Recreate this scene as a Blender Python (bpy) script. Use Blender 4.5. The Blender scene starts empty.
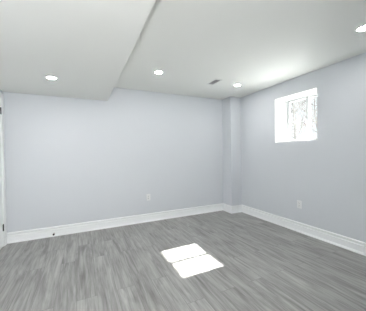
import bpy, bmesh, math, random
from mathutils import Vector, Matrix

# ------------------------------------------------------------ camera, world, sun, exposure
S = bpy.context.scene
COL = S.collection
R_ = Vector((0.90282556, -0.42975361, -0.01475986))
U_ = Vector((0.0168127, 0.00098009, 0.99985818))
F_ = Vector((0.42967819, 0.90294567, -0.00811018))
cd_ = bpy.data.cameras.new('camera'); cam = bpy.data.objects.new('camera', cd_); COL.objects.link(cam)
cd_.sensor_fit = 'HORIZONTAL'; cd_.sensor_width = 36.0; cd_.lens = 36.0 * 213.127 / 366.0
cd_.clip_start = 0.02; cd_.clip_end = 200
cam.matrix_world = Matrix(((R_.x, U_.x, -F_.x, 0), (R_.y, U_.y, -F_.y, 0), (R_.z, U_.z, -F_.z, 1.2378), (0, 0, 0, 1)))
S.camera = cam

SUN_STRENGTH = 62.0
FLASH_POWER = 58.0
SKY_STRENGTH = 1.2
LAMP_STRENGTH = 285.0
S.view_settings.view_transform = 'Standard'
S.view_settings.look = 'None'
S.view_settings.gamma = 1.0
S.view_settings.use_curve_mapping = False
S.view_settings.exposure = 0.0
S.cycles.use_denoising = True
S.cycles.max_bounces = 16
S.cycles.diffuse_bounces = 10
S.cycles.sample_clamp_indirect = 0.0

W = bpy.data.worlds.new('sky'); S.world = W; W.use_nodes = True
bg = W.node_tree.nodes['Background']
bg.inputs['Color'].default_value = (0.90, 0.95, 1.0, 1); bg.inputs['Strength'].default_value = SKY_STRENGTH

sd = bpy.data.lights.new('sun', 'SUN'); sun = bpy.data.objects.new('sun', sd); COL.objects.link(sun)
sd.energy = SUN_STRENGTH; sd.angle = math.radians(0.9); sd.color = (1.0, 0.97, 0.93)
sun.location = (8, 2.5, 8)
sun.rotation_euler = Vector((-1.0, -0.019, -0.850)).to_track_quat('-Z', 'Y').to_euler()

# the photographer's flash on a stand behind the camera: it throws the dropped ceiling's edge shadow onto the main ceiling
fd = bpy.data.lights.new('flash', 'AREA'); fl = bpy.data.objects.new('flash', fd); COL.objects.link(fl)
fd.energy = FLASH_POWER; fd.shape = 'DISK'; fd.size = 0.16; fd.color = (1.0, 0.99, 0.97); fl.location = (-0.10, -0.6, 1.33)
fl.rotation_euler = Vector((-0.38, 1.0, 0.08)).to_track_quat('-Z', 'Y').to_euler()

# ------------------------------------------------------------ room dimensions (metres)
H = 2.4            # main ceiling
D = 3.8247         # back wall
XR = 3.0386        # right wall
XL = -0.9874       # left wall
YF = -2.1          # wall behind the camera
CX, CY = 2.777, 3.5316       # boxed corner chase
XB, ZB = 0.4137, 2.1533      # dropped ceiling edge and underside
WY0, WY1, WZ0, WZ1, WDEP = 1.914, 2.662, 1.405, 2.160, 0.30
T = 0.40

# ------------------------------------------------------------ materials
def mat(name, color, rough=0.6, metal=0.0, noise=None, bump=None, spec=0.5):
    m = bpy.data.materials.new(name); m.use_nodes = True
    n = m.node_tree.nodes; l = m.node_tree.links; b = n['Principled BSDF']
    b.inputs['Base Color'].default_value = (*color, 1); b.inputs['Roughness'].default_value = rough
    b.inputs['Metallic'].default_value = metal; b.inputs['Specular IOR Level'].default_value = spec
    tc = n.new('ShaderNodeTexCoord')
    if noise:
        t = n.new('ShaderNodeTexNoise'); t.inputs['Scale'].default_value = noise[0]; t.inputs['Detail'].default_value = 4
        mx = n.new('ShaderNodeMix'); mx.data_type = 'RGBA'
        mx.inputs['A'].default_value = (*[c * (1 - noise[1]) for c in color], 1)
        mx.inputs['B'].default_value = (*[min(1, c * (1 + noise[1])) for c in color], 1)
        l.new(tc.outputs['Object'], t.inputs['Vector']); l.new(t.outputs['Fac'], mx.inputs['Factor'])
        l.new(mx.outputs['Result'], b.inputs['Base Color'])
    if bump:
        t2 = n.new('ShaderNodeTexNoise'); t2.inputs['Scale'].default_value = bump[0]
        bp = n.new('ShaderNodeBump'); bp.inputs['Strength'].default_value = bump[1]; bp.inputs['Distance'].default_value = 0.002
        l.new(tc.outputs['Object'], t2.inputs['Vector']); l.new(t2.outputs['Fac'], bp.inputs['Height']); l.new(bp.outputs['Normal'], b.inputs['Normal'])
    return m

M_WALL = mat('grey_wall_paint', (0.620, 0.645, 0.678), 0.55, noise=(1.5, 0.01), bump=(220, 0.06), spec=0.3)
M_CEIL = mat('ceiling_paint', (0.765, 0.775, 0.750), 0.8, noise=(1.2, 0.008), bump=(180, 0.06), spec=0.2)
M_TRIM = mat('white_trim_paint', (0.86, 0.875, 0.885), 0.35, noise=(3, 0.01))
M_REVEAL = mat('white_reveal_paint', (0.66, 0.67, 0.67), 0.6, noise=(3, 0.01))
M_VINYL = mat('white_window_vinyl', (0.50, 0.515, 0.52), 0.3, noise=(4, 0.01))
M_DOOR = mat('white_door_paint', (0.82, 0.84, 0.85), 0.4, noise=(3, 0.01))
M_PLATE = mat('white_outlet_plastic', (0.74, 0.75, 0.76), 0.3, noise=(5, 0.01))
M_SLOT = mat('outlet_slot', (0.04, 0.04, 0.04), 0.6, noise=(5, 0.05))
M_HINGE = mat('dark_hinge_metal', (0.06, 0.06, 0.065), 0.35, 0.8, noise=(40, 0.1))
M_STEEL = mat('satin_nickel', (0.55, 0.54, 0.52), 0.3, 1.0, noise=(30, 0.04))
M_RUBBER = mat('black_rubber', (0.012, 0.012, 0.012), 0.6, noise=(60, 0.1))
M_DUCT = mat('grey_duct', (0.24, 0.24, 0.245), 0.7, noise=(20, 0.1))
M_VENT = mat('vent_enamel', (0.68, 0.69, 0.68), 0.45, noise=(6, 0.01))
M_SNOW = mat('pale_snowy_ground', (0.88, 0.89, 0.90), 0.8, noise=(1.2, 0.03), bump=(6, 0.4))
M_CONC = mat('concrete', (0.42, 0.42, 0.41), 0.9, noise=(6, 0.1))
M_BARK = mat('grey_bark', (0.13, 0.128, 0.126), 0.9, noise=(18, 0.2), bump=(40, 0.6))

def emis(name, color, strength):
    m = bpy.data.materials.new(name); m.use_nodes = True
    n = m.node_tree.nodes; b = n['Principled BSDF']
    b.inputs['Base Color'].default_value = (0.9, 0.9, 0.9, 1)
    b.inputs['Emission Color'].default_value = (*color, 1); b.inputs['Emission Strength'].default_value = strength
    return m
M_LENS = emis('led_lens', (1.0, 0.985, 0.96), LAMP_STRENGTH)

def glass():
    m = bpy.data.materials.new('window_glass'); m.use_nodes = True
    n = m.node_tree.nodes; l = m.node_tree.links; n.clear()
    o = n.new('ShaderNodeOutputMaterial'); mx = n.new('ShaderNodeMixShader')
    tr = n.new('ShaderNodeBsdfTransparent'); tr.inputs['Color'].default_value = (0.97, 0.985, 0.98, 1)
    gl = n.new('ShaderNodeBsdfGlossy'); gl.inputs['Roughness'].default_value = 0.02
    fr = n.new('ShaderNodeFresnel'); fr.inputs['IOR'].default_value = 1.3
    l.new(fr.outputs[0], mx.inputs[0]); l.new(tr.outputs[0], mx.inputs[1]); l.new(gl.outputs[0], mx.inputs[2]); l.new(mx.outputs[0], o.inputs[0])
    return m
M_GLASS = glass()

def floor_mat():
    m = bpy.data.materials.new('grey_laminate_planks'); m.use_nodes = True
    n = m.node_tree.nodes; l = m.node_tree.links; b = n['Principled BSDF']
    tc = n.new('ShaderNodeTexCoord')
    mp = n.new('ShaderNodeMapping'); mp.inputs['Rotation'].default_value = (0, 0, math.radians(90)); mp.inputs['Location'].default_value = (0.35, 0.06, 0)
    l.new(tc.outputs['Object'], mp.inputs['Vector'])
    br = n.new('ShaderNodeTexBrick'); br.offset = 0.37; br.offset_frequency = 2
    br.inputs['Color1'].default_value = (0, 0, 0, 1); br.inputs['Color2'].default_value = (1, 1, 1, 1); br.inputs['Mortar'].default_value = (0.5, 0.5, 0.5, 1)
    br.inputs['Scale'].default_value = 1.0; br.inputs['Brick Width'].default_value = 1.22; br.inputs['Row Height'].default_value = 0.165
    br.inputs['Mortar Size'].default_value = 0.0016; br.inputs['Mortar Smooth'].default_value = 0.1; br.inputs['Bias'].default_value = 0.0
    l.new(mp.outputs[0], br.inputs['Vector'])
    # grain: noise stretched along the planks, shifted from plank to plank
    sh = n.new('ShaderNodeVectorMath'); sh.operation = 'MULTIPLY_ADD'
    l.new(br.outputs['Color'], sh.inputs[0]); sh.inputs[1].default_value = (3.7, 9.1, 5.3); l.new(tc.outputs['Object'], sh.inputs[2])
    def grain(sx, sy, detail, dist):
        mm = n.new('ShaderNodeMapping'); mm.inputs['Scale'].default_value = (sx, sy, 1); l.new(sh.outputs[0], mm.inputs['Vector'])
        t = n.new('ShaderNodeTexNoise'); t.inputs['Scale'].default_value = 1; t.inputs['Detail'].default_value = detail; t.inputs['Roughness'].default_value = 0.6
        t.inputs['Distortion'].default_value = dist
        l.new(mm.outputs[0], t.inputs['Vector']); return t
    g1 = grain(38, 2.0, 6, 0.8); g2 = grain(9, 1.6, 4, 1.2)
    ad = n.new('ShaderNodeMath'); ad.operation = 'MULTIPLY_ADD'; l.new(g2.outputs['Fac'], ad.inputs[0]); ad.inputs[1].default_value = 0.8
    l.new(g1.outputs['Fac'], ad.inputs[2])
    a2 = n.new('ShaderNodeMath'); a2.operation = 'MULTIPLY_ADD'; l.new(br.outputs['Color'], a2.inputs[0]); a2.inputs[1].default_value = 0.09; l.new(ad.outputs[0], a2.inputs[2])
    rp = n.new('ShaderNodeValToRGB'); e = rp.color_ramp.elements
    e[0].position = 0.62; e[0].color = (0.140, 0.137, 0.129, 1)
    e[1].position = 1.22; e[1].color = (0.44, 0.437, 0.425, 1)
    sc = n.new('ShaderNodeMath'); sc.operation = 'MULTIPLY'; sc.inputs[1].default_value = 0.5
    # ramp positions live in 0..1, so the sum is halved first
    e[0].position = 0.33; e[1].position = 0.64
    l.new(a2.outputs[0], sc.inputs[0]); l.new(sc.outputs[0], rp.inputs[0])
    mo = n.new('ShaderNodeMix'); mo.data_type = 'RGBA'; mo.inputs['B'].default_value = (0.085, 0.083, 0.080, 1)
    mf = n.new('ShaderNodeMath'); mf.operation = 'MULTIPLY'; mf.inputs[1].default_value = 0.55
    l.new(br.outputs['Fac'], mf.inputs[0]); l.new(mf.outputs[0], mo.inputs['Factor']); l.new(rp.outputs[0], mo.inputs['A'])
    l.new(mo.outputs['Result'], b.inputs['Base Color'])
    b.inputs['Roughness'].default_value = 0.46; b.inputs['Specular IOR Level'].default_value = 1.0
    bp = n.new('ShaderNodeBump'); bp.inputs['Strength'].default_value = 0.25; bp.inputs['Distance'].default_value = 0.001
    l.new(g1.outputs['Fac'], bp.inputs['Height']); l.new(bp.outputs['Normal'], b.inputs['Normal'])
    return m
M_FLOOR = floor_mat()

# ------------------------------------------------------------ mesh helpers
def box(bm, a, b):
    x0, y0, z0 = a; x1, y1, z1 = b
    v = [bm.verts.new(p) for p in ((x0,y0,z0),(x1,y0,z0),(x1,y1,z0),(x0,y1,z0),(x0,y0,z1),(x1,y0,z1),(x1,y1,z1),(x0,y1,z1))]
    for f in ((3,2,1,0),(4,5,6,7),(0,1,5,4),(1,2,6,5),(2,3,7,6),(3,0,4,7)): bm.faces.new([v[i] for i in f])
def obj(name, bm, m, parent=None, kind=None, bevel=0, smooth=False, loc=None):
    bmesh.ops.recalc_face_normals(bm, faces=bm.faces[:])
    me = bpy.data.meshes.new(name); bm.to_mesh(me); bm.free(); me.materials.append(m)
    if smooth:
        for p in me.polygons: p.use_smooth = True
    o = bpy.data.objects.new(name, me); COL.objects.link(o)
    if bevel:
        md = o.modifiers.new('bevel', 'BEVEL'); md.width = bevel; md.segments = 2; md.limit_method = 'ANGLE'
    if parent: o.parent = parent
    if kind: o['kind'] = kind
    if loc: o.location = loc
    return o
def boxes(name, bl, m, **k):
    bm = bmesh.new()
    for a, b in bl: box(bm, a, b)
    return obj(name, bm, m, **k)
def grid_wall(name, axis, c0, c1, us, vs, holes, m):
    """one closed wall mesh: slab between c0 and c1 on the axis, cells of us x vs, minus the hole cells"""
    bm = bmesh.new(); V = {}
    def P(i, j, k):
        key = (i, j, k)
        if key not in V:
            c = (c0, c1)[k]; V[key] = bm.verts.new((c, us[i], vs[j]) if axis == 'x' else (us[i], c, vs[j]))
        return V[key]
    nu, nv = len(us) - 1, len(vs) - 1
    solid = lambda i, j: 0 <= i < nu and 0 <= j < nv and (i, j) not in holes
    for i in range(nu):
        for j in range(nv):
            if not solid(i, j): continue
            for k in (0, 1): bm.faces.new([P(i,j,k), P(i+1,j,k), P(i+1,j+1,k), P(i,j+1,k)])
            if not solid(i-1, j): bm.faces.new([P(i,j,0), P(i,j+1,0), P(i,j+1,1), P(i,j,1)])
            if not solid(i+1, j): bm.faces.new([P(i+1,j,0), P(i+1,j+1,0), P(i+1,j+1,1), P(i+1,j,1)])
            if not solid(i, j-1): bm.faces.new([P(i,j,0), P(i+1,j,0), P(i+1,j,1), P(i,j,1)])
            if not solid(i, j+1): bm.faces.new([P(i,j+1,0), P(i+1,j+1,0), P(i+1,j+1,1), P(i,j+1,1)])
    return obj(name, bm, m, kind='structure')
def frame(bm, x0, x1, y0, y1, z0, z1, w):
    """rectangular frame in the y/z plane, member width w (all sides) or (left y0, right y1, bottom, top)"""
    a, b, c, d = w if isinstance(w, tuple) else (w,) * 4
    box(bm, (x0, y0, z0), (x1, y0 + a, z1)); box(bm, (x0, y1 - b, z0), (x1, y1, z1))
    box(bm, (x0, y0 + a, z0), (x1, y1 - b, z0 + c)); box(bm, (x0, y0 + a, z1 - d), (x1, y1 - b, z1))
def lathe(bm, prof, n=32, mtx=Matrix()):
    rings = []
    for r, z in prof:
        rings.append([bm.verts.new(mtx @ Vector((r*math.cos(2*math.pi*k/n), r*math.sin(2*math.pi*k/n), z))) for k in range(n)] if r > 1e-6 else [bm.verts.new(mtx @ Vector((0, 0, z)))])
    for A, B in zip(rings, rings[1:]):
        for k in range(n):
            q = (k+1) % n
            if len(A) == 1 and len(B) == 1: continue
            if len(A) == 1: bm.faces.new([A[0], B[k], B[q]])
            elif len(B) == 1: bm.faces.new([A[k], A[q], B[0]])
            else: bm.faces.new([A[k], A[q], B[q], B[k]])
def tube(bm, pts, rad, n=8):
    rings = []
    for i, p in enumerate(pts):
        p = Vector(p); d = (Vector(pts[min(i+1, len(pts)-1)]) - Vector(pts[max(i-1, 0)])).normalized()
        a = d.orthogonal().normalized() if i == 0 else (prev - d * prev.dot(d)).normalized()
        prev = a; b = d.cross(a); r = rad[i] if isinstance(rad, (list, tuple)) else rad
        rings.append([bm.verts.new(p + r*(a*math.cos(2*math.pi*k/n) + b*math.sin(2*math.pi*k/n))) for k in range(n)])
    for A, B in zip(rings, rings[1:]):
        for k in range(n): bm.faces.new([A[k], A[(k+1)%n], B[(k+1)%n], B[k]])
    bm.faces.new(rings[0][::-1]); bm.faces.new(rings[-1])
def thing(name, label, cat, loc=(0,0,0), group=None, rot=None):
    o = bpy.data.objects.new(name, None); o.empty_display_size = 0.05; COL.objects.link(o); o.location = loc
    if rot: o.rotation_euler = rot
    o['label'] = label; o['category'] = cat
    if group: o['group'] = group
    return o

# ------------------------------------------------------------ the shell
boxes('floor', [((XL-T, YF-T, -0.2), (XR+T, D+T, 0))], M_FLOOR, kind='structure')
boxes('ceiling', [((XL-T, YF-T, H), (XR+T, D+T, H+0.3))], M_CEIL, kind='structure')
boxes('ceiling_dropped', [((XL, YF, ZB), (XB, D, H))], M_CEIL, kind='structure', bevel=0.002)
boxes('wall_back', [((XL-T, D, 0), (XR+T, D+T, H))], M_WALL, kind='structure')
boxes('wall_front', [((XL-T, YF-T, 0), (XR+T, YF, H))], M_WALL, kind='structure')
boxes('wall_corner', [((CX, CY, 0), (XR, D, H))], M_WALL, kind='structure', bevel=0.003)
grid_wall('wall_right', 'x', XR, XR+T, [YF, WY0, WY1, D], [0, WZ0, WZ1, H], {(1, 1)}, M_WALL)
DY0, DY1, DZ = 2.860, 3.710, 2.035         # door opening in the left wall
grid_wall('wall_left', 'x', XL-T, XL, [YF, DY0, DY1, D], [0, DZ, H], {(1, 0)}, M_WALL)

# baseboards: moulded profile swept along each wall, mitred where walls meet
PROF = [(0,0),(0.017,0),(0.017,0.097),(0.012,0.102),(0.003,0.106),(0.003,0.120),(0.018,0.122),(0.020,0.126),(0.020,0.138),(0.015,0.146),(0,0.148)]
SHOE = [(0.017,0),(0.034,0),(0.033,0.008),(0.029,0.016),(0.024,0.021),(0.017,0.024)]
LINE = [('baseboard_back', (XL, D)), ('baseboard_corner', (CX, D)), ('baseboard_corner', (CX, CY)), ('baseboard_right', (XR, CY)), ('baseboard_front', (XR, YF)), ('baseboard_left', (XL, YF)), (None, (XL, DY0-0.075))]
def sweep(bm, i, prof):
    pts = [Vector(p[1]) for p in LINE]
    def off(j, w):
        nrm = lambda a, b: Vector(((b-a).y, -(b-a).x)).normalized()
        n1 = nrm(pts[j-1], pts[j]) if j > 0 else None; n2 = nrm(pts[j], pts[j+1]) if j < len(pts)-1 else None
        if n1 is None: return pts[j] + n2*w
        if n2 is None: return pts[j] + n1*w
        return pts[j] + (n1+n2)*w
    A = [bm.verts.new((*off(i, w), z)) for w, z in prof]; B = [bm.verts.new((*off(i+1, w), z)) for w, z in prof]
    n = len(prof)
    for k in range(n): bm.faces.new([A[k], A[(k+1)%n], B[(k+1)%n], B[k]])
    bm.faces.new(A); bm.faces.new(B[::-1])
made = {}
for i, (nm, _) in enumerate(LINE[:-1]): made.setdefault(nm, []).append(i)
for nm, idx in made.items():
    bm = bmesh.new(); [sweep(bm, i, PROF) for i in idx]
    bb = obj(nm, bm, M_TRIM, kind='structure')
    bm = bmesh.new(); [sweep(bm, i, SHOE) for i in idx]
    obj('shoe_moulding', bm, M_TRIM, parent=bb)

# ------------------------------------------------------------ the window
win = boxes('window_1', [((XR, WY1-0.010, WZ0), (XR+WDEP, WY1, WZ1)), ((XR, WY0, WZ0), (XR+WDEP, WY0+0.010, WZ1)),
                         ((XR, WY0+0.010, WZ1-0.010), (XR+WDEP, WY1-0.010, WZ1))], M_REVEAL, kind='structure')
boxes('sill', [((XR, WY0+0.010, WZ0), (XR+WDEP, WY1-0.010, WZ0+0.004))], M_TRIM, parent=win)
bm = bmesh.new(); X0 = XR + WDEP
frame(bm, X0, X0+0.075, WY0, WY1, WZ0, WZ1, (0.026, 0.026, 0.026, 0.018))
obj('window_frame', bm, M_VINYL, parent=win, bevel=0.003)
for (y0, y1, xs, wa, wb) in ((2.262, WY1-0.025, X0+0.010, 0.044, 0.028), (WY0+0.025, 2.306, X0+0.042, 0.028, 0.044)):
    bm = bmesh.new(); frame(bm, xs, xs+0.026, y0, y1, WZ0+0.025, WZ1-0.017, (wa, wb, 0.026, 0.021))
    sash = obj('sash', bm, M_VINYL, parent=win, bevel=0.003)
    boxes('pane', [((xs+0.010, y0+wa-0.004, WZ0+0.049), (xs+0.014, y1-wb+0.004, WZ1-0.036))], M_GLASS, parent=sash)
boxes('sash_latch', [((X0+0.002, 2.276, 1.74), (X0+0.012, 2.292, 1.80))], M_VINYL, parent=win, bevel=0.002)

# ------------------------------------------------------------ the door in the left wall
CT = 0.016
def casing():
    bm = bmesh.new(); prof = [(0,0),(0,0.008),(0.012,0.013),(0.030,0.012),(0.058,CT),(0.070,CT),(0.075,0.012),(0.075,0)]  # inner edge to outer edge, standing off the wall
    path = [(DY1, 0), (DY1, DZ), (DY0, DZ), (DY0, 0)]; outd = [(1, 0), (1, 1), (-1, 1), (-1, 0)]
    rings = [[bm.verts.new((XL + t, y + oy*w, z + oz*w)) for w, t in prof] for (y, z), (oy, oz) in zip(path, outd)]
    for A, B in zip(rings, rings[1:]):
        for k in range(len(prof)): bm.faces.new([A[k], A[(k+1)%len(prof)], B[(k+1)%len(prof)], B[k]])
    bm.faces.new(rings[0]); bm.faces.new(rings[-1][::-1])
    return bm
obj('trim_1', casing(), M_TRIM, kind='structure')
boxes('trim_2', [((XL-0.12, DY0, 0), (XL, DY0+0.016, DZ)), ((XL-0.12, DY1-0.016, 0), (XL, DY1, DZ)), ((XL-0.12, DY0+0.016, DZ-0.016), (XL, DY1-0.016, DZ))], M_TRIM, kind='structure')
L0, L1, LZ0, LZ1 = DY0+0.019, DY1-0.019, 0.010, DZ-0.019
bm = bmesh.new()
stile, xf, xb_ = 0.11, XL-0.002, XL-0.037
vz = [LZ0, LZ0+0.22, LZ0+0.86, LZ0+1.00, LZ0+1.60, LZ0+1.70, LZ1-0.11, LZ1]; mid = (L0+L1)/2
box(bm, (xb_, L0, LZ0), (xf-0.008, L1, LZ1))
for a, b in ((L0, L0+stile), (L1-stile, L1), (mid-0.05, mid+0.05)): box(bm, (xf-0.008, a, LZ0), (xf, b, LZ1))
for a, b in ((0, 1), (2, 3), (4, 5), (6, 7)):
    for c, d in ((L0+stile, mid-0.05), (mid+0.05, L1-stile)): box(bm, (xf-0.008, c, vz[a]), (xf, d, vz[b]))
for a, b in ((1, 2), (3, 4), (5, 6)):
    for c, d in ((L0+stile+0.03, mid-0.08), (mid+0.08, L1-stile-0.03)): box(bm, (xf-0.008, c, vz[a]+0.03), (xf-0.003, d, vz[b]-0.03))
door = obj('door_1', bm, M_DOOR, kind='structure')
for z in (0.218, 1.815):
    bm = bmesh.new()
    lathe(bm, [(0,-0.004),(0.004,-0.004),(0.006,0),(0.006,0.089),(0.004,0.093),(0,0.093)], 14, Matrix.Translation((XL+0.005, L1+0.002, z)))
    box(bm, (XL-0.001, L1-0.012, z+0.002), (XL+0.001, L1+0.002, z+0.087))
    obj('hinge', bm, M_HINGE, parent=door)
bm = bmesh.new()
mt = Matrix.Translation((XL-0.002, L0+0.065, 0.96)) @ Matrix.Rotation(math.radians(90), 4, 'Y')
lathe(bm, [(0,0),(0.032,0),(0.032,0.006),(0.012,0.010),(0.011,0.035),(0.024,0.042),(0.027,0.052),(0.022,0.064),(0,0.068)], 24, mt)
obj('door_knob', bm, M_STEEL, parent=door, smooth=True)

# ------------------------------------------------------------ recessed LED ceiling lights
def ceiling_light(x, y, z, label):
    t = thing('ceiling_light', label, 'ceiling light', (x, y, z), 'round recessed ceiling lights')
    bm = bmesh.new(); lathe(bm, [(0.044,-0.001),(0.044,-0.005),(0.048,-0.006),(0.056,-0.004),(0.060,0.0),(0.044,0.0)], 40)
    bmesh.ops.remove_doubles(bm, verts=bm.verts[:], dist=1e-5)
    obj('trim_ring', bm, M_TRIM, parent=t, smooth=True)
    bm = bmesh.new(); lathe(bm, [(0,-0.0045),(0.044,-0.0045),(0.044,-0.0005),(0,-0.0005)], 40)
    obj('lens', bm, M_LENS, parent=t)
    return t
ceiling_light(-0.303, 2.918, ZB, 'lit round ceiling light in the lowered ceiling section at the left')
ceiling_light(1.008, 2.879, H, 'lit round ceiling light between the lowered ceiling edge and the vent')
ceiling_light(2.425, 2.893, H, 'lit round ceiling light just in front of the boxed corner')
ceiling_light(2.423, 1.086, H, 'lit round ceiling light cut by the right edge of the photo, above the window wall')
ceiling_light(-0.303, 1.086, ZB, 'added unseen fill light, built as a round ceiling light in the lowered ceiling')  # unseen lamp, added to even out the room and brighten the left floor

# ------------------------------------------------------------ ceiling vent
v = thing('ceiling_vent', 'small rectangular white ceiling vent with dark louvre openings', 'vent', (1.970, 2.917, H))
bm = bmesh.new()
hw, hl = 0.068, 0.132
for a, b in (((-hw,-hl,-0.006),(hw,-hl+0.022,0)), ((-hw,hl-0.022,-0.006),(hw,hl,0)), ((-hw,-hl+0.022,-0.006),(-hw+0.022,hl-0.022,0)), ((hw-0.022,-hl+0.022,-0.006),(hw,hl-0.022,0))): box(bm, a, b)
obj('frame', bm, M_VENT, parent=v, bevel=0.002)
boxes('duct_opening', [((-hw+0.022,-hl+0.022,-0.0012),(hw-0.022,hl-0.022,-0.0002))], M_DUCT, parent=v)
bm = bmesh.new()
for k in range(7):
    y = -hl+0.036 + k*(2*hl-0.072)/6
    for a in (0,):
        q = [(-hw+0.022, y+0.002, -0.0015), (-hw+0.022, y-0.003, -0.0055), (-hw+0.022, y-0.002, -0.0058), (-hw+0.022, y+0.003, -0.0015)]
        A = [bm.verts.new(p) for p in q]; B = [bm.verts.new((-p[0], p[1], p[2])) for p in q]
        for j in range(4): bm.faces.new([A[j], A[(j+1)%4], B[(j+1)%4], B[j]])
        bm.faces.new(A[::-1]); bm.faces.new(B)
obj('louvres', bm, M_VENT, parent=v)

# ------------------------------------------------------------ wall outlets (built facing -y, plate back at y=0)
def outlet(loc, rz, label):
    t = thing('wall_outlet', label, 'outlet', loc, 'white duplex wall outlets', (0, 0, rz))
    boxes('cover_plate', [((-0.037,-0.007,-0.060),(0.037,0,0.060))], M_PLATE, parent=t, bevel=0.003)
    for s in (-1, 1):
        z = s*0.0215
        sock = boxes('socket', [((-0.017,-0.009,z-0.015),(0.017,-0.005,z+0.015))], M_PLATE, parent=t, bevel=0.004)
        boxes('slots', [((-0.0085,-0.0096,z-0.002),(-0.0055,-0.0088,z+0.008)), ((0.0055,-0.0096,z-0.002),(0.0085,-0.0088,z+0.008)), ((-0.003,-0.0096,z-0.011),(0.003,-0.0088,z-0.005))], M_SLOT, parent=sock)
    bm = bmesh.new(); lathe(bm, [(0,0),(0.0035,0),(0.0035,0.002),(0,0.0028)], 12, Matrix.Translation((0,-0.0055,0)) @ Matrix.Rotation(math.radians(90), 4, 'X'))
    obj('screw', bm, M_STEEL, parent=t)
outlet((1.100, D, 0.445), 0, 'white duplex outlet on the back wall above the baseboard')
outlet((XR, 2.208, 0.425), math.radians(-90), 'white duplex outlet on the right wall below the window')

# ------------------------------------------------------------ spring door stop on the back baseboard
t = thing('door_stop', 'small spring door stop with black tip low on the back baseboard', 'door stop', (-0.400, D-0.016, 0.048))
RX = Matrix.Rotation(math.radians(90), 4, 'X')
bm = bmesh.new(); lathe(bm, [(0,0),(0.011,0),(0.010,0.005),(0.006,0.009),(0,0.009)], 20, RX); obj('base', bm, M_STEEL, parent=t, smooth=True)
bm = bmesh.new(); tube(bm, [(0.0055*math.cos(a*0.7), -0.008-0.045*a/90, 0.0055*math.sin(a*0.7)) for a in range(91)], 0.0011, 5); obj('spring', bm, M_STEEL, parent=t, smooth=True)
bm = bmesh.new(); lathe(bm, [(0,0.052),(0.012,0.052),(0.014,0.056),(0.014,0.070),(0.010,0.075),(0,0.075)], 20, RX); obj('rubber_tip', bm, M_RUBBER, parent=t, smooth=True)

# ------------------------------------------------------------ outside the window
boxes('ground_outside', [((XR+T, -25, 1.0), (40, 35, 1.30))], M_SNOW, kind='structure')
def tree(x, y, seed, h, r0, label):
    rnd = random.Random(seed); t = thing('bare_tree', label, 'tree', (x, y, 1.295), 'bare trees outside the window')
    tr = bmesh.new(); br = bmesh.new()
    pts = [Vector((0,0,0))]; d = Vector((rnd.uniform(-.05,.05), rnd.uniform(-.05,.05), 1))
    N = 9
    for k in range(N):
        d = (d + Vector((rnd.uniform(-.1,.1), rnd.uniform(-.1,.1), 0))).normalized(); pts.append(pts[-1] + d*h/N)
    tube(tr, pts, [r0*(1-0.085*k) for k in range(N+1)], 10)
    obj('trunk', tr, M_BARK, parent=t, smooth=True)
    def grow(p, d, L, r, lv):
        q = [p]
        for k in range(4):
            d = (d + Vector((rnd.uniform(-.22,.22), rnd.uniform(-.22,.22), rnd.uniform(-.05,.2)))).normalized(); q.append(q[-1] + d*L/4)
        tube(br, q, [r, r*.85, r*.7, r*.55, r*.35], 6 if lv < 2 else 4)
        if lv < 3:
            for k in range(1, 5):
                for _ in range(2):
                    dd = (d + Vector((rnd.uniform(-1,1), rnd.uniform(-1,1), rnd.uniform(-.3,.8)))).normalized(); grow(q[k], dd, L*rnd.uniform(.45,.65), r*.5, lv+1)
    for k in range(1, N+1):
        for _ in range(3):
            a = rnd.uniform(0, 2*math.pi); grow(pts[k], Vector((math.cos(a), math.sin(a), rnd.uniform(.2,.9))).normalized(), h*rnd.uniform(.16,.28), r0*.32, 1)
    obj('branches', br, M_BARK, parent=t, smooth=True)
tree(9.4, 7.0, 3, 5.5, 0.06, 'bare grey tree outside, nearest the glass, behind the left window pane')
tree(17.0, 14.0, 8, 6.5, 0.06, 'thinner bare tree farther off behind the left window pane')
tree(15.0, 9.3, 5, 6.0, 0.07, 'bare grey tree outside behind the right window pane')
